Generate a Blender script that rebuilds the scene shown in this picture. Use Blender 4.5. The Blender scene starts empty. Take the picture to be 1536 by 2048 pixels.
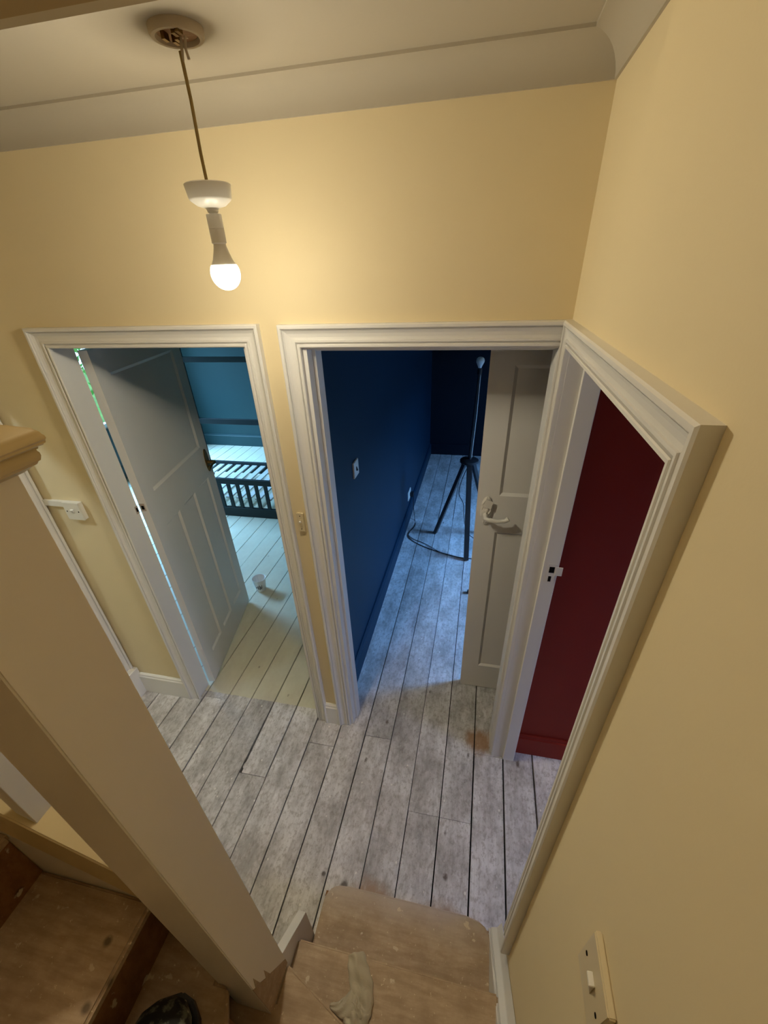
import bpy, bmesh, math, random
from mathutils import Vector, Matrix

scene = bpy.context.scene
C = scene.collection

# ------------------------------------------------------------------ camera
R = ((0.97765392, 0.20720382, -0.03548794),
     (0.08459361, -0.54230677, -0.83591105),
     (-0.19244931, 0.81422966, -0.54771646))
cam_data = bpy.data.cameras.new('camera')
cam = bpy.data.objects.new('camera', cam_data)
C.objects.link(cam)
m = Matrix.Identity(4)
for i in range(3):
    m[i][0] = R[0][i]
    m[i][1] = -R[1][i]
    m[i][2] = -R[2][i]
m[0][3], m[1][3], m[2][3] = -0.22781706, -1.38322972, 2.18543695
cam.matrix_world = m
cam_data.sensor_fit = 'HORIZONTAL'
cam_data.sensor_width = 36.0
cam_data.lens = 844.1332725 / 1536 * 36.0
cam_data.shift_x = (768 - 770.0885) / 1536
cam_data.shift_y = (1090.1557 - 1024) / 1536
cam_data.clip_start = 0.02
cam_data.clip_end = 200
scene.camera = cam

# ------------------------------------------------------------------ world, lights, exposure
world = bpy.data.worlds.new('overcast_sky')
scene.world = world
world.use_nodes = True
wn = world.node_tree.nodes
wn['Background'].inputs['Color'].default_value = (0.55, 0.78, 1.0, 1)
wn['Background'].inputs['Strength'].default_value = 2.5

scene.view_settings.view_transform = 'Standard'
scene.view_settings.look = 'None'
scene.view_settings.gamma = 1.0
scene.view_settings.use_curve_mapping = False
scene.view_settings.exposure = 0.0


def lamp(name, kind, loc, energy, color, size=0.1, rot=(0, 0, 0), size_y=None, linear=False, spread=None):
    d = bpy.data.lights.new(name, kind)
    d.energy = energy
    d.color = color
    if kind == 'POINT':
        d.shadow_soft_size = size
    if kind == 'AREA':
        d.shape = 'RECTANGLE'
        d.size = size
        d.size_y = size_y or size
        if spread:
            d.spread = spread
    o = bpy.data.objects.new(name, d)
    o.location = loc
    o.rotation_euler = rot
    C.objects.link(o)
    if linear:
        d.use_nodes = True
        nt = d.node_tree
        em = nt.nodes.get('Emission')
        fo = nt.nodes.new('ShaderNodeLightFalloff')
        fo.inputs['Strength'].default_value = 1.0
        nt.links.new(fo.outputs['Linear'], em.inputs['Strength'])
    return o


RAD = math.radians
BULB = (-0.843, -0.300, 2.188)
DAY = (0.36, 0.62, 1.0)
lamp('bulb_light', 'POINT', BULB, 70.0, (1.0, 0.89, 0.66), 0.038, linear=True)
lamp('added_stairwell_fill', 'POINT', (-0.75, -0.95, 4.2), 20.0, (1.0, 0.86, 0.60), 0.15)  # unseen fill lamp, added to brighten the hall and stairs from above
lamp('side_hall_light', 'POINT', (-2.69, -0.85, 2.60), 30.0, (0.68, 0.86, 1.0), 0.06)


def aim(p, q):
    return (Vector(q) - Vector(p)).to_track_quat('-Z', 'Y').to_euler()


# daylight falling in through the real windows from the sky above them
for nm, p, q, en, col, sx, sy in (
        ('left_room_daylight', (-5.7, 2.5, 2.9), (-2.2, 1.9, 0.2), 1150.0, (0.27, 0.60, 1.0), 2.2, 1.2),
        ('blue_room_daylight', (3.3, 1.7, 2.75), (-0.5, 1.3, 0.1), 900.0, (0.17, 0.46, 1.0), 1.5, 1.0),
        ('red_room_daylight', (3.7, -1.3, 2.6), (0.4, -0.4, 0.3), 200.0, (0.45, 0.55, 1.0), 1.2, 1.0)):
    lamp(nm, 'AREA', p, en, col, sx, aim(p, q), sy)


# ------------------------------------------------------------------ materials
def newmat(name):
    mt = bpy.data.materials.new(name)
    mt.use_nodes = True
    nt = mt.node_tree
    return mt, nt, nt.nodes['Principled BSDF']


def N(nt, kind, **kw):
    n = nt.nodes.new(kind)
    for k, v in kw.items():
        setattr(n, k, v)
    return n


def L(nt, a, b):
    nt.links.new(a, b)


def coords(nt, scale=(1, 1, 1)):
    g = N(nt, 'ShaderNodeNewGeometry')
    mp = N(nt, 'ShaderNodeMapping')
    mp.inputs['Scale'].default_value = scale
    L(nt, g.outputs['Position'], mp.inputs['Vector'])
    return mp.outputs['Vector']


def noise(nt, vec, scale, detail=4, rough=0.55):
    n = N(nt, 'ShaderNodeTexNoise')
    n.inputs['Scale'].default_value = scale
    n.inputs['Detail'].default_value = detail
    n.inputs['Roughness'].default_value = rough
    L(nt, vec, n.inputs['Vector'])
    return n.outputs['Fac']


def ramp(nt, fac, stops):
    r = N(nt, 'ShaderNodeValToRGB')
    el = r.color_ramp.elements
    while len(el) < len(stops):
        el.new(0.5)
    for e, (p, c) in zip(el, stops):
        e.position = p
        e.color = (c, c, c, 1) if isinstance(c, (int, float)) else (*c, 1)
    L(nt, fac, r.inputs['Fac'])
    return r.outputs['Color']


def mix(nt, fac, a, b, mode='MIX'):
    n = N(nt, 'ShaderNodeMix', data_type='RGBA', blend_type=mode)
    for sock, v in ((n.inputs[0], fac), (n.inputs[6], a), (n.inputs[7], b)):
        if isinstance(v, (int, float)):
            sock.default_value = v
        elif isinstance(v, tuple):
            sock.default_value = (*v, 1)
        else:
            L(nt, v, sock)
    return n.outputs[2]


def bump(nt, bsdf, height, strength=0.2, dist=0.002):
    b = N(nt, 'ShaderNodeBump')
    b.inputs['Strength'].default_value = strength
    b.inputs['Distance'].default_value = dist
    L(nt, height, b.inputs['Height'])
    L(nt, b.outputs['Normal'], bsdf.inputs['Normal'])


def paint(name, col, rough=0.5, var=0.06, bscale=90, bstr=0.12, spec=0.4, marks=()):
    mt, nt, b = newmat(name)
    v = coords(nt)
    f = noise(nt, v, 2.2, 3)
    dark = tuple(c * (1 - var) for c in col)
    c = mix(nt, ramp(nt, f, [(0.3, 0.0), (0.7, 1.0)]), dark, col)
    for (p, rad, mcol, amt) in marks:
        g = N(nt, 'ShaderNodeNewGeometry')
        d = N(nt, 'ShaderNodeVectorMath', operation='DISTANCE')
        d.inputs[1].default_value = p
        L(nt, g.outputs['Position'], d.inputs[0])
        k = ramp(nt, d.outputs['Value'], [(rad * 0.75, amt), (rad, 0.0)])
        c = mix(nt, k, c, mcol)
    L(nt, c, b.inputs['Base Color'])
    b.inputs['Roughness'].default_value = rough
    b.inputs['Specular IOR Level'].default_value = spec
    bump(nt, b, noise(nt, v, bscale, 3), bstr, 0.001)
    return mt


CREAM = (0.80, 0.68, 0.44)
M_WALL = paint('cream_wall_paint', CREAM, 0.65, 0.04, 130, 0.15, 0.25)
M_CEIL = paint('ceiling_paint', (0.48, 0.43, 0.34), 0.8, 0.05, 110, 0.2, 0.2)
M_WHITE = paint('white_gloss_paint', (0.80, 0.79, 0.77), 0.36, 0.03, 30, 0.04, 0.45)
M_DOORG = paint('grey_white_door_paint', (0.80, 0.79, 0.77), 0.36, 0.05, 30, 0.12, 0.5)
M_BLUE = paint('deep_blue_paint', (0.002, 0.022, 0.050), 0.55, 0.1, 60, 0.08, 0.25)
M_NAVY = paint('near_black_navy', (0.002, 0.006, 0.014), 0.6, 0.1, 60, 0.08, 0.2)  # back wall of the blue room, darker than its other walls
M_TEAL = paint('teal_paint', (0.022, 0.062, 0.068), 0.5, 0.08, 60, 0.08, 0.3)
M_RED = paint('dark_red_paint', (0.26, 0.020, 0.009), 0.5, 0.08, 60, 0.08, 0.3)
M_NEWEL = paint('newel_paint', (0.84, 0.79, 0.72), 0.4, 0.05, 30, 0.1, 0.45)
M_CAPW = paint('newel_cap_paint', (0.66, 0.53, 0.30), 0.4, 0.08, 30, 0.12, 0.45)
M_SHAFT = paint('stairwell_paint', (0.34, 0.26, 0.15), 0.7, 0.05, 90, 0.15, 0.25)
M_PLAST = paint('white_plastic', (0.78, 0.76, 0.70), 0.3, 0.02, 20, 0.02, 0.5)
M_IVORY = paint('ivory_plastic', (0.72, 0.62, 0.42), 0.35, 0.05, 20, 0.03, 0.5)
M_BLACK = paint('black_metal', (0.012, 0.012, 0.016), 0.4, 0.2, 40, 0.05, 0.5)
M_DARK = paint('dark_hole', (0.004, 0.003, 0.003), 0.9, 0.1, 40, 0.05, 0.1)
M_BED = paint('dark_grey_green_paint', (0.028, 0.042, 0.046), 0.6, 0.2, 50, 0.1, 0.2)
M_SLAT = paint('pale_slat_wood', (0.66, 0.66, 0.64), 0.6, 0.1, 50, 0.1, 0.3)
M_RAG = paint('off_white_cloth', (0.56, 0.50, 0.38), 0.9, 0.25, 300, 0.5, 0.1)
M_LEAF = paint('green_leaves', (0.16, 0.42, 0.08), 0.6, 0.4, 30, 0.1, 0.3)
M_FLEX = paint('old_cloth_flex', (0.34, 0.25, 0.10), 0.7, 0.2, 200, 0.2, 0.2)
M_ROSE = paint('old_ceiling_rose', (0.48, 0.40, 0.28), 0.7, 0.35, 120, 0.4, 0.2)


def brass():
    mt, nt, b = newmat('aged_brass')
    v = coords(nt)
    c = mix(nt, noise(nt, v, 60, 4), (0.09, 0.05, 0.02), (0.38, 0.24, 0.08))
    L(nt, c, b.inputs['Base Color'])
    b.inputs['Metallic'].default_value = 0.9
    b.inputs['Roughness'].default_value = 0.35
    return mt


M_BRASS = brass()


def emit(name, col, strength):
    mt, nt, b = newmat(name)
    b.inputs['Base Color'].default_value = (0.9, 0.85, 0.75, 1)
    b.inputs['Emission Color'].default_value = (*col, 1)
    b.inputs['Emission Strength'].default_value = strength
    return mt


M_BULB = emit('lit_bulb_globe', (1.0, 0.93, 0.72), 6.0)


def board_mat():
    """bare, dusty, paint-specked softwood; cream paint coat inside the left room"""
    mt, nt, b = newmat('old_floorboards')
    g = N(nt, 'ShaderNodeNewGeometry')
    oi = N(nt, 'ShaderNodeObjectInfo')
    off = N(nt, 'ShaderNodeVectorMath', operation='SCALE')
    cx = N(nt, 'ShaderNodeCombineXYZ')
    L(nt, oi.outputs['Random'], cx.inputs[1])
    L(nt, cx.outputs[0], off.inputs[0])
    off.inputs['Scale'].default_value = 37.0
    add = N(nt, 'ShaderNodeVectorMath', operation='ADD')
    L(nt, g.outputs['Position'], add.inputs[0])
    L(nt, off.outputs[0], add.inputs[1])

    def mp(s):
        n = N(nt, 'ShaderNodeMapping')
        n.inputs['Scale'].default_value = s
        L(nt, add.outputs[0], n.inputs['Vector'])
        return n.outputs['Vector']
    grain = noise(nt, mp((14, 1.2, 5)), 5, 7, 0.65)
    blot = noise(nt, mp((2.6, 1.3, 1)), 2.6, 7, 0.72)
    fine = noise(nt, mp((1, 0.6, 1)), 55, 5, 0.75)
    c = mix(nt, ramp(nt, blot, [(0.38, 0.0), (0.60, 1.0)]), (0.38, 0.365, 0.36), (0.74, 0.725, 0.73))
    c = mix(nt, ramp(nt, grain, [(0.36, 0.22), (0.52, 0.0)]), c, (0.24, 0.20, 0.17))
    c = mix(nt, ramp(nt, fine, [(0.40, 0.5), (0.5, 0.0)]), c, (0.27, 0.235, 0.21))
    c = mix(nt, ramp(nt, fine, [(0.60, 0.0), (0.70, 0.5)]), c, (0.80, 0.77, 0.72))
    tone = ramp(nt, oi.outputs['Random'], [(0.0, 0.86), (1.0, 1.08)])
    c = mix(nt, 1.0, c, tone, 'MULTIPLY')
    # dark knots and stains
    vo = N(nt, 'ShaderNodeTexVoronoi')
    vo.inputs['Scale'].default_value = 5.5
    L(nt, mp((1.3, 0.8, 1)), vo.inputs['Vector'])
    wob = N(nt, 'ShaderNodeMath', operation='ADD')
    nm = N(nt, 'ShaderNodeMath', operation='MULTIPLY')
    L(nt, fine, nm.inputs[0])
    nm.inputs[1].default_value = 0.12
    L(nt, vo.outputs['Distance'], wob.inputs[0])
    L(nt, nm.outputs[0], wob.inputs[1])
    c = mix(nt, ramp(nt, wob.outputs[0], [(0.095, 0.85), (0.145, 0.0)]), c, (0.11, 0.08, 0.06))
    # white paint spots
    v2 = N(nt, 'ShaderNodeTexVoronoi')
    v2.inputs['Scale'].default_value = 16
    L(nt, mp((1.0, 0.8, 1)), v2.inputs['Vector'])
    w2 = N(nt, 'ShaderNodeMath', operation='ADD')
    L(nt, v2.outputs['Distance'], w2.inputs[0])
    L(nt, nm.outputs[0], w2.inputs[1])
    c = mix(nt, ramp(nt, w2.outputs[0], [(0.10, 0.9), (0.145, 0.0)]), c, (0.84, 0.82, 0.78))
    # brown bare-wood patch by the foot of the corner jamb
    for p, rad, col in (((-0.085, 0.02, 0), 0.12, (0.30, 0.155, 0.06)), ((-0.50, -0.81, 0), 0.16, (0.36, 0.24, 0.16)),
                        ((-0.20, -0.80, 0), 0.14, (0.36, 0.25, 0.17)), ((-0.62, -0.745, 0), 0.028, (0.06, 0.04, 0.03)),
                        ((-0.72, -0.72, 0), 0.016, (0.06, 0.04, 0.03))):
        d = N(nt, 'ShaderNodeVectorMath', operation='DISTANCE')
        d.inputs[1].default_value = p
        L(nt, g.outputs['Position'], d.inputs[0])
        ad = N(nt, 'ShaderNodeMath', operation='ADD')
        sc = N(nt, 'ShaderNodeMath', operation='MULTIPLY')
        L(nt, blot, sc.inputs[0])
        sc.inputs[1].default_value = rad * 1.1
        L(nt, d.outputs['Value'], ad.inputs[0])
        L(nt, sc.outputs[0], ad.inputs[1])
        c = mix(nt, ramp(nt, ad.outputs[0], [(rad * 0.95, 0.8), (rad * 1.3, 0.0)]), c, col)
    # the painted floor of the left room
    sp = N(nt, 'ShaderNodeSeparateXYZ')
    L(nt, g.outputs['Position'], sp.inputs[0])
    wv = N(nt, 'ShaderNodeMath', operation='MULTIPLY_ADD')
    L(nt, fine, wv.inputs[0])
    wv.inputs[1].default_value = 0.02
    L(nt, sp.outputs['Y'], wv.inputs[2])
    yg = N(nt, 'ShaderNodeMath', operation='GREATER_THAN')
    L(nt, wv.outputs[0], yg.inputs[0])
    yg.inputs[1].default_value = 0.064
    xl = N(nt, 'ShaderNodeMath', operation='LESS_THAN')
    L(nt, sp.outputs['X'], xl.inputs[0])
    xl.inputs[1].default_value = -0.9
    mk = N(nt, 'ShaderNodeMath', operation='MULTIPLY')
    L(nt, yg.outputs[0], mk.inputs[0])
    L(nt, xl.outputs[0], mk.inputs[1])
    pc = mix(nt, ramp(nt, blot, [(0.3, 0.0), (0.7, 1.0)]), (0.58, 0.54, 0.42), (0.68, 0.66, 0.52))
    pc = mix(nt, ramp(nt, wob.outputs[0], [(0.07, 0.8), (0.12, 0.0)]), pc, (0.16, 0.12, 0.08))
    c = mix(nt, mk.outputs[0], c, pc)
    L(nt, c, b.inputs['Base Color'])
    b.inputs['Roughness'].default_value = 0.62
    b.inputs['Specular IOR Level'].default_value = 0.3
    bump(nt, b, fine, 0.25, 0.002)
    return mt


M_BOARD = board_mat()


def stair_mat(name, c1, c2, c3, spots=0.55, dust=0.0):
    mt, nt, b = newmat(name)
    v = coords(nt, (1, 1, 1))
    v2 = coords(nt, (1.5, 9, 4))
    blot = noise(nt, v, 6.0, 7, 0.7)
    grain = noise(nt, v2, 7, 6, 0.6)
    fine = noise(nt, v, 75, 5, 0.7)
    c = mix(nt, ramp(nt, blot, [(0.32, 0.0), (0.66, 1.0)]), c1, c2)
    c = mix(nt, ramp(nt, grain, [(0.36, 0.45), (0.6, 0.0)]), c, c3)
    c = mix(nt, ramp(nt, fine, [(0.62, 0.0), (0.72, spots)]), c, tuple(min(1, x * 2.0 + 0.06) for x in c2))
    vo = N(nt, 'ShaderNodeTexVoronoi')
    vo.inputs['Scale'].default_value = 9
    L(nt, v, vo.inputs['Vector'])
    c = mix(nt, ramp(nt, vo.outputs['Distance'], [(0.05, 0.8), (0.11, 0.0)]), c, tuple(x * 0.25 for x in c1))
    # plaster dust trodden over the lowest step
    g = N(nt, 'ShaderNodeNewGeometry')
    sp = N(nt, 'ShaderNodeSeparateXYZ')
    L(nt, g.outputs['Position'], sp.inputs[0])
    ma = N(nt, 'ShaderNodeMath', operation='MULTIPLY_ADD')
    L(nt, blot, ma.inputs[0])
    ma.inputs[1].default_value = 0.16
    L(nt, sp.outputs['Y'], ma.inputs[2])
    mr = N(nt, 'ShaderNodeMapRange')
    mr.inputs['From Min'].default_value = -0.84
    mr.inputs['From Max'].default_value = -0.72
    mr.inputs['To Max'].default_value = dust
    L(nt, ma.outputs[0], mr.inputs['Value'])
    c = mix(nt, mr.outputs[0], c, (0.47, 0.40, 0.35))
    speck = noise(nt, v, 28, 3, 0.5)
    c = mix(nt, ramp(nt, speck, [(0.68, 0.0), (0.71, 0.7)]), c, (0.70, 0.60, 0.44))
    L(nt, c, b.inputs['Base Color'])
    b.inputs['Roughness'].default_value = 0.5
    b.inputs['Specular IOR Level'].default_value = 0.35
    bump(nt, b, grain, 0.3, 0.002)
    return mt


M_TREAD = stair_mat('bare_stair_wood', (0.36, 0.25, 0.155), (0.56, 0.42, 0.28), (0.27, 0.17, 0.09), 0.8, 0.75)
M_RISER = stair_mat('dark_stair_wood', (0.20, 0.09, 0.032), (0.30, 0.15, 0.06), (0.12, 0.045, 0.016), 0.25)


def boot_mat():
    mt, nt, b = newmat('paint_splashed_black_leather')
    v = coords(nt)
    f = noise(nt, v, 38, 5, 0.6)
    c = mix(nt, ramp(nt, f, [(0.53, 0.0), (0.62, 1.0)]), (0.012, 0.013, 0.014), (0.14, 0.15, 0.12))
    f2 = noise(nt, v, 24, 3, 0.5)
    c = mix(nt, ramp(nt, f2, [(0.64, 0.0), (0.67, 0.9)]), c, (0.62, 0.55, 0.38))
    L(nt, c, b.inputs['Base Color'])
    b.inputs['Roughness'].default_value = 0.5
    bump(nt, b, f, 0.4, 0.003)
    return mt


M_BOOT = boot_mat()


def glass():
    mt = bpy.data.materials.new('window_glass')
    mt.use_nodes = True
    nt = mt.node_tree
    nt.nodes.remove(nt.nodes['Principled BSDF'])
    tr = N(nt, 'ShaderNodeBsdfTransparent')
    gl = N(nt, 'ShaderNodeBsdfGlossy')
    gl.inputs['Roughness'].default_value = 0.02
    mx = N(nt, 'ShaderNodeMixShader')
    mx.inputs[0].default_value = 0.07
    L(nt, tr.outputs[0], mx.inputs[1])
    L(nt, gl.outputs[0], mx.inputs[2])
    L(nt, mx.outputs[0], nt.nodes['Material Output'].inputs['Surface'])
    return mt


M_GLASS = glass()


# ------------------------------------------------------------------ mesh helpers
class MB:
    def __init__(s):
        s.v = []
        s.f = []

    def add(s, vs, fs):
        o = len(s.v)
        s.v += [tuple(p) for p in vs]
        s.f += [tuple(i + o for i in f) for f in fs]
        return s

    def box(s, x0, x1, y0, y1, z0, z1):
        x0, x1 = sorted((x0, x1))
        y0, y1 = sorted((y0, y1))
        z0, z1 = sorted((z0, z1))
        return s.add([(x0, y0, z0), (x1, y0, z0), (x1, y1, z0), (x0, y1, z0),
                      (x0, y0, z1), (x1, y0, z1), (x1, y1, z1), (x0, y1, z1)],
                     [(0, 3, 2, 1), (4, 5, 6, 7), (0, 1, 5, 4), (1, 2, 6, 5), (2, 3, 7, 6), (3, 0, 4, 7)])

    def prism(s, pts, ax, a, b):
        """polygon pts in the plane normal to axis ax, extruded from a to b"""
        def P(p, t):
            q = list(p)
            q.insert(ax, t)
            return q
        n = len(pts)
        vs = [P(p, a) for p in pts] + [P(p, b) for p in pts]
        fs = [tuple(range(n))[::-1], tuple(range(n, 2 * n))]
        fs += [(i, (i + 1) % n, n + (i + 1) % n, n + i) for i in range(n)]
        return s.add(vs, fs)

    def bar(s, p, q, w, h=None, up=(0, 0, 1)):
        p, q = Vector(p), Vector(q)
        d = (q - p).normalized()
        u = Vector(up)
        if abs(d.dot(u)) > 0.98:
            u = Vector((1, 0, 0))
        sd = d.cross(u).normalized()
        u = sd.cross(d).normalized()
        h = h or w
        vs = []
        for c in (p, q):
            for a, b in ((-1, -1), (1, -1), (1, 1), (-1, 1)):
                vs.append(c + sd * (a * w / 2) + u * (b * h / 2))
        return s.add(vs, [(3, 2, 1, 0), (4, 5, 6, 7), (0, 1, 5, 4), (1, 2, 6, 5), (2, 3, 7, 6), (3, 0, 4, 7)])

    def tube(s, pts, r, n=10, caps=True):
        pts = [Vector(p) for p in pts]
        rs = r if isinstance(r, (list, tuple)) else [r] * len(pts)
        rings = []
        prev = None
        for i, p in enumerate(pts):
            d = (pts[min(i + 1, len(pts) - 1)] - pts[max(i - 1, 0)]).normalized()
            if prev is None:
                u = Vector((0, 0, 1)) if abs(d.z) < 0.9 else Vector((1, 0, 0))
            else:
                u = prev
            sd = d.cross(u).normalized()
            u = sd.cross(d).normalized()
            prev = u
            rings.append([p + (sd * math.cos(t) + u * math.sin(t)) * rs[i]
                          for t in [2 * math.pi * k / n for k in range(n)]])
        vs = [p for rg in rings for p in rg]
        fs = []
        for i in range(len(rings) - 1):
            for k in range(n):
                a, b = i * n + k, i * n + (k + 1) % n
                fs.append((a, b, b + n, a + n))
        if caps:
            fs.append(tuple(range(n))[::-1])
            fs.append(tuple(range(len(vs) - n, len(vs))))
        return s.add(vs, fs)

    def lathe(s, prof, c=(0, 0, 0), n=24):
        vs, fs = [], []
        for r, z in prof:
            for k in range(n):
                t = 2 * math.pi * k / n
                vs.append((c[0] + r * math.cos(t), c[1] + r * math.sin(t), c[2] + z))
        for i in range(len(prof) - 1):
            for k in range(n):
                a, b = i * n + k, i * n + (k + 1) % n
                fs.append((a, b, b + n, a + n))
        fs.append(tuple(range(n))[::-1])
        fs.append(tuple(range(len(vs) - n, len(vs))))
        return s.add(vs, fs)

    def xf(s, mat):
        s.v = [tuple(mat @ Vector(p)) for p in s.v]
        return s

    def build(s, name, mat, parent=None, bevel=0.0, smooth=False, seg=1, label=None, kind=None):
        me = bpy.data.meshes.new(name)
        me.from_pydata(s.v, [], s.f)
        bm = bmesh.new()
        bm.from_mesh(me)
        bmesh.ops.recalc_face_normals(bm, faces=bm.faces)
        if bevel:
            es = [e for e in bm.edges if len(e.link_faces) == 2 and e.calc_face_angle(0) > 0.5]
            bmesh.ops.bevel(bm, geom=es, offset=bevel, segments=seg, affect='EDGES', clamp_overlap=True)
        if smooth:
            for f in bm.faces:
                f.smooth = True
            for e in bm.edges:
                if len(e.link_faces) == 2 and e.calc_face_angle(0) > 0.7:
                    e.smooth = False
        bm.to_mesh(me)
        bm.free()
        me.materials.append(mat)
        o = bpy.data.objects.new(name, me)
        C.objects.link(o)
        if parent:
            o.parent = parent
            o.matrix_parent_inverse = parent_inv(parent)
        if label:
            o['label'] = label
        if kind:
            o['kind'] = kind
        return o


def parent_inv(p):
    mt = Matrix.Identity(4)
    q = p
    chain = []
    while q:
        chain.append(Matrix.Translation(q.location))
        q = q.parent
        if q:
            break
    mt = Matrix.Translation(p['_w']) if '_w' in p else Matrix.Identity(4)
    return mt.inverted()


def thing(name, loc, label, cat, group=None):
    o = bpy.data.objects.new(name, None)
    o.empty_display_size = 0.05
    o.location = loc
    o['_w'] = list(loc)
    C.objects.link(o)
    o['label'] = label
    o['category'] = cat
    if group:
        o['group'] = group
    return o


def setting(name, label=None):
    o = bpy.data.objects.new(name, None)
    o.empty_display_size = 0.05
    C.objects.link(o)
    o['kind'] = 'structure'
    if label:
        o['label'] = label
    return o


def struct(name, mb, mat, **kw):
    o = mb.build(name, mat, **kw)
    o['kind'] = 'structure'
    return o


CZ = 2.575      # ceiling height
XL = -2.19      # left wall of the hall
YT = -0.39      # edge of the stairwell opening in the ceiling
TOP = 4.9

# ------------------------------------------------------------------ room shell
# far wall with the two doorways: (x0,x1) openings
mb = MB()
HD = 2.0
for x0, x1, z0, z1 in ((XL - 0.1, -1.7985, 0, CZ + 0.3), (-1.7985, -0.9695, HD + 0.008, CZ + 0.3), (-0.9695, -0.8035, 0, CZ + 0.3),
                       (-0.8035, -0.0055, HD - 0.002, CZ + 0.3), (-0.0055, 0.0, 0, CZ + 0.3)):
    mb.box(x0, x1, 0, 0.05, z0, z1)
struct('wall_far', mb, M_WALL)
# room-side skins of the same wall
mb = MB()
for x0, x1, z0, z1 in ((-4.7, -1.7985, 0, CZ), (-1.7985, -0.9695, HD + 0.008, CZ), (-0.9695, -0.95, 0, CZ)):
    mb.box(x0, x1, 0.05, 0.10, z0, z1)
struct('wall_far_left_room_side', mb, M_TEAL)
mb = MB()
for x0, x1, z0, z1 in ((-0.86, -0.8035, 0, CZ), (-0.8035, -0.0055, HD - 0.002, CZ), (-0.0055, 2.5, 0, CZ)):
    mb.box(x0, x1, 0.05, 0.10, z0, z1)
struct('wall_far_blue_room_side', mb, M_BLUE)
# partition between left room and blue room
struct('wall_partition_blue', MB().box(-0.905, -0.86, 0.05, 4.25, 0, CZ), M_BLUE)
struct('wall_partition_teal', MB().box(-0.95, -0.905, 0.05, 4.25, 0, CZ), M_TEAL)
struct('wall_back_teal', MB().box(-4.8, -0.905, 4.25, 4.35, 0, CZ), M_TEAL)
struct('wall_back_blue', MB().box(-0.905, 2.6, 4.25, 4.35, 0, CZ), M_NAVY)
struct('wall_left_room_window_side', MB().box(-4.8, -4.7, 0.1, 1.5, 0, CZ).box(-4.8, -4.7, 3.6, 4.25, 0, CZ)
       .box(-4.8, -4.7, 1.5, 3.6, 0, 0.65).box(-4.8, -4.7, 1.5, 3.6, 2.15, CZ), M_TEAL)
struct('wall_blue_room_window_side', MB().box(2.4, 2.5, 0.1, 1.05, 0, CZ).box(2.4, 2.5, 2.45, 4.25, 0, CZ)
       .box(2.4, 2.5, 1.05, 2.45, 0, 0.85).box(2.4, 2.5, 1.05, 2.45, 2.15, CZ), M_BLUE)
# right wall with the doorway to the red room, running up the stairwell
mb = MB()
mb.box(0, 0.10, -0.0235, 0.05, 0, TOP).box(0, 0.10, -0.8935, -0.0235, HD - 0.002, TOP).box(0, 0.10, -2.10, -0.8935, 0, TOP)
struct('wall_right', mb, M_WALL)
# red room
mb = MB()
mb.box(0.10, 3.0, 0.015, 0.05, 0, CZ).box(0.10, 3.0, -2.6, -2.5, 0, CZ)
mb.box(0.10, 0.105, -2.5, -0.9, 0, CZ).box(0.10, 0.105, -0.9, 0.0, HD + 0.02, CZ)
mb.box(2.9, 3.0, -2.5, -1.9, 0, CZ).box(2.9, 3.0, -0.7, 0.015, 0, CZ).box(2.9, 3.0, -1.9, -0.7, 0, 0.9).box(2.9, 3.0, -1.9, -0.7, 2.1, CZ)
struct('wall_red_room', mb, M_RED)
# left wall of the hall with a doorway to the side hall
mb = MB()
mb.box(XL - 0.1, XL, -0.0785, 0, 0, TOP).box(XL - 0.1, XL, -0.9315, -0.0785, 1.985, TOP).box(XL - 0.1, XL, -2.10, -0.9315, 0, TOP)
struct('wall_left', mb, M_WALL)
struct('wall_side_hall', MB().box(-4.0, XL - 0.1, 0, 0.05, 0, 3.0).box(-4.1, -4.0, -2.1, 0, 0, 3.0)
       .box(-4.0, XL - 0.1, -2.15, -2.10, 0, 3.0).box(-4.0, XL - 0.1, -2.1, 0, 2.95, 3.0), M_WALL)
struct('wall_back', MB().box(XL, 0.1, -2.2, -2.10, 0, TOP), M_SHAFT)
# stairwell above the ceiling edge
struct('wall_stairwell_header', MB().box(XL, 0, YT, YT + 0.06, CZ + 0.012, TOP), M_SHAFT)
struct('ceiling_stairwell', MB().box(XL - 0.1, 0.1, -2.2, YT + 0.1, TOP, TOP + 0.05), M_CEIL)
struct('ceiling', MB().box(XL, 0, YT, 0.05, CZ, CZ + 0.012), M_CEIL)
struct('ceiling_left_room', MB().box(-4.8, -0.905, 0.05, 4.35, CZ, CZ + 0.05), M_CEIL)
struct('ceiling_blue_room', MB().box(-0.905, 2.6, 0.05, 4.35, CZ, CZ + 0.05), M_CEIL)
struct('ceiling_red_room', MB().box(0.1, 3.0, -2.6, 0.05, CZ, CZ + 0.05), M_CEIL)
struct('floor_subfloor', MB().box(-4.85, 3.1, -2.7, 4.4, -0.08, -0.028), M_DARK)

# coving (quarter-hollow), mitred in the right-hand corner
A = 0.068


def cove_profile():
    pts = [(0.0, 0.0), (0.006, 0.0)]
    for i in range(9):
        t = math.pi / 2 * i / 8
        pts.append((0.006 + (A - 0.006) * (1 - math.cos(t)), (A - 0.006) * math.sin(t)))
    pts += [(A, A), (0.0, A)]
    return pts            # (out from wall, up from CZ-A)


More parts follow.
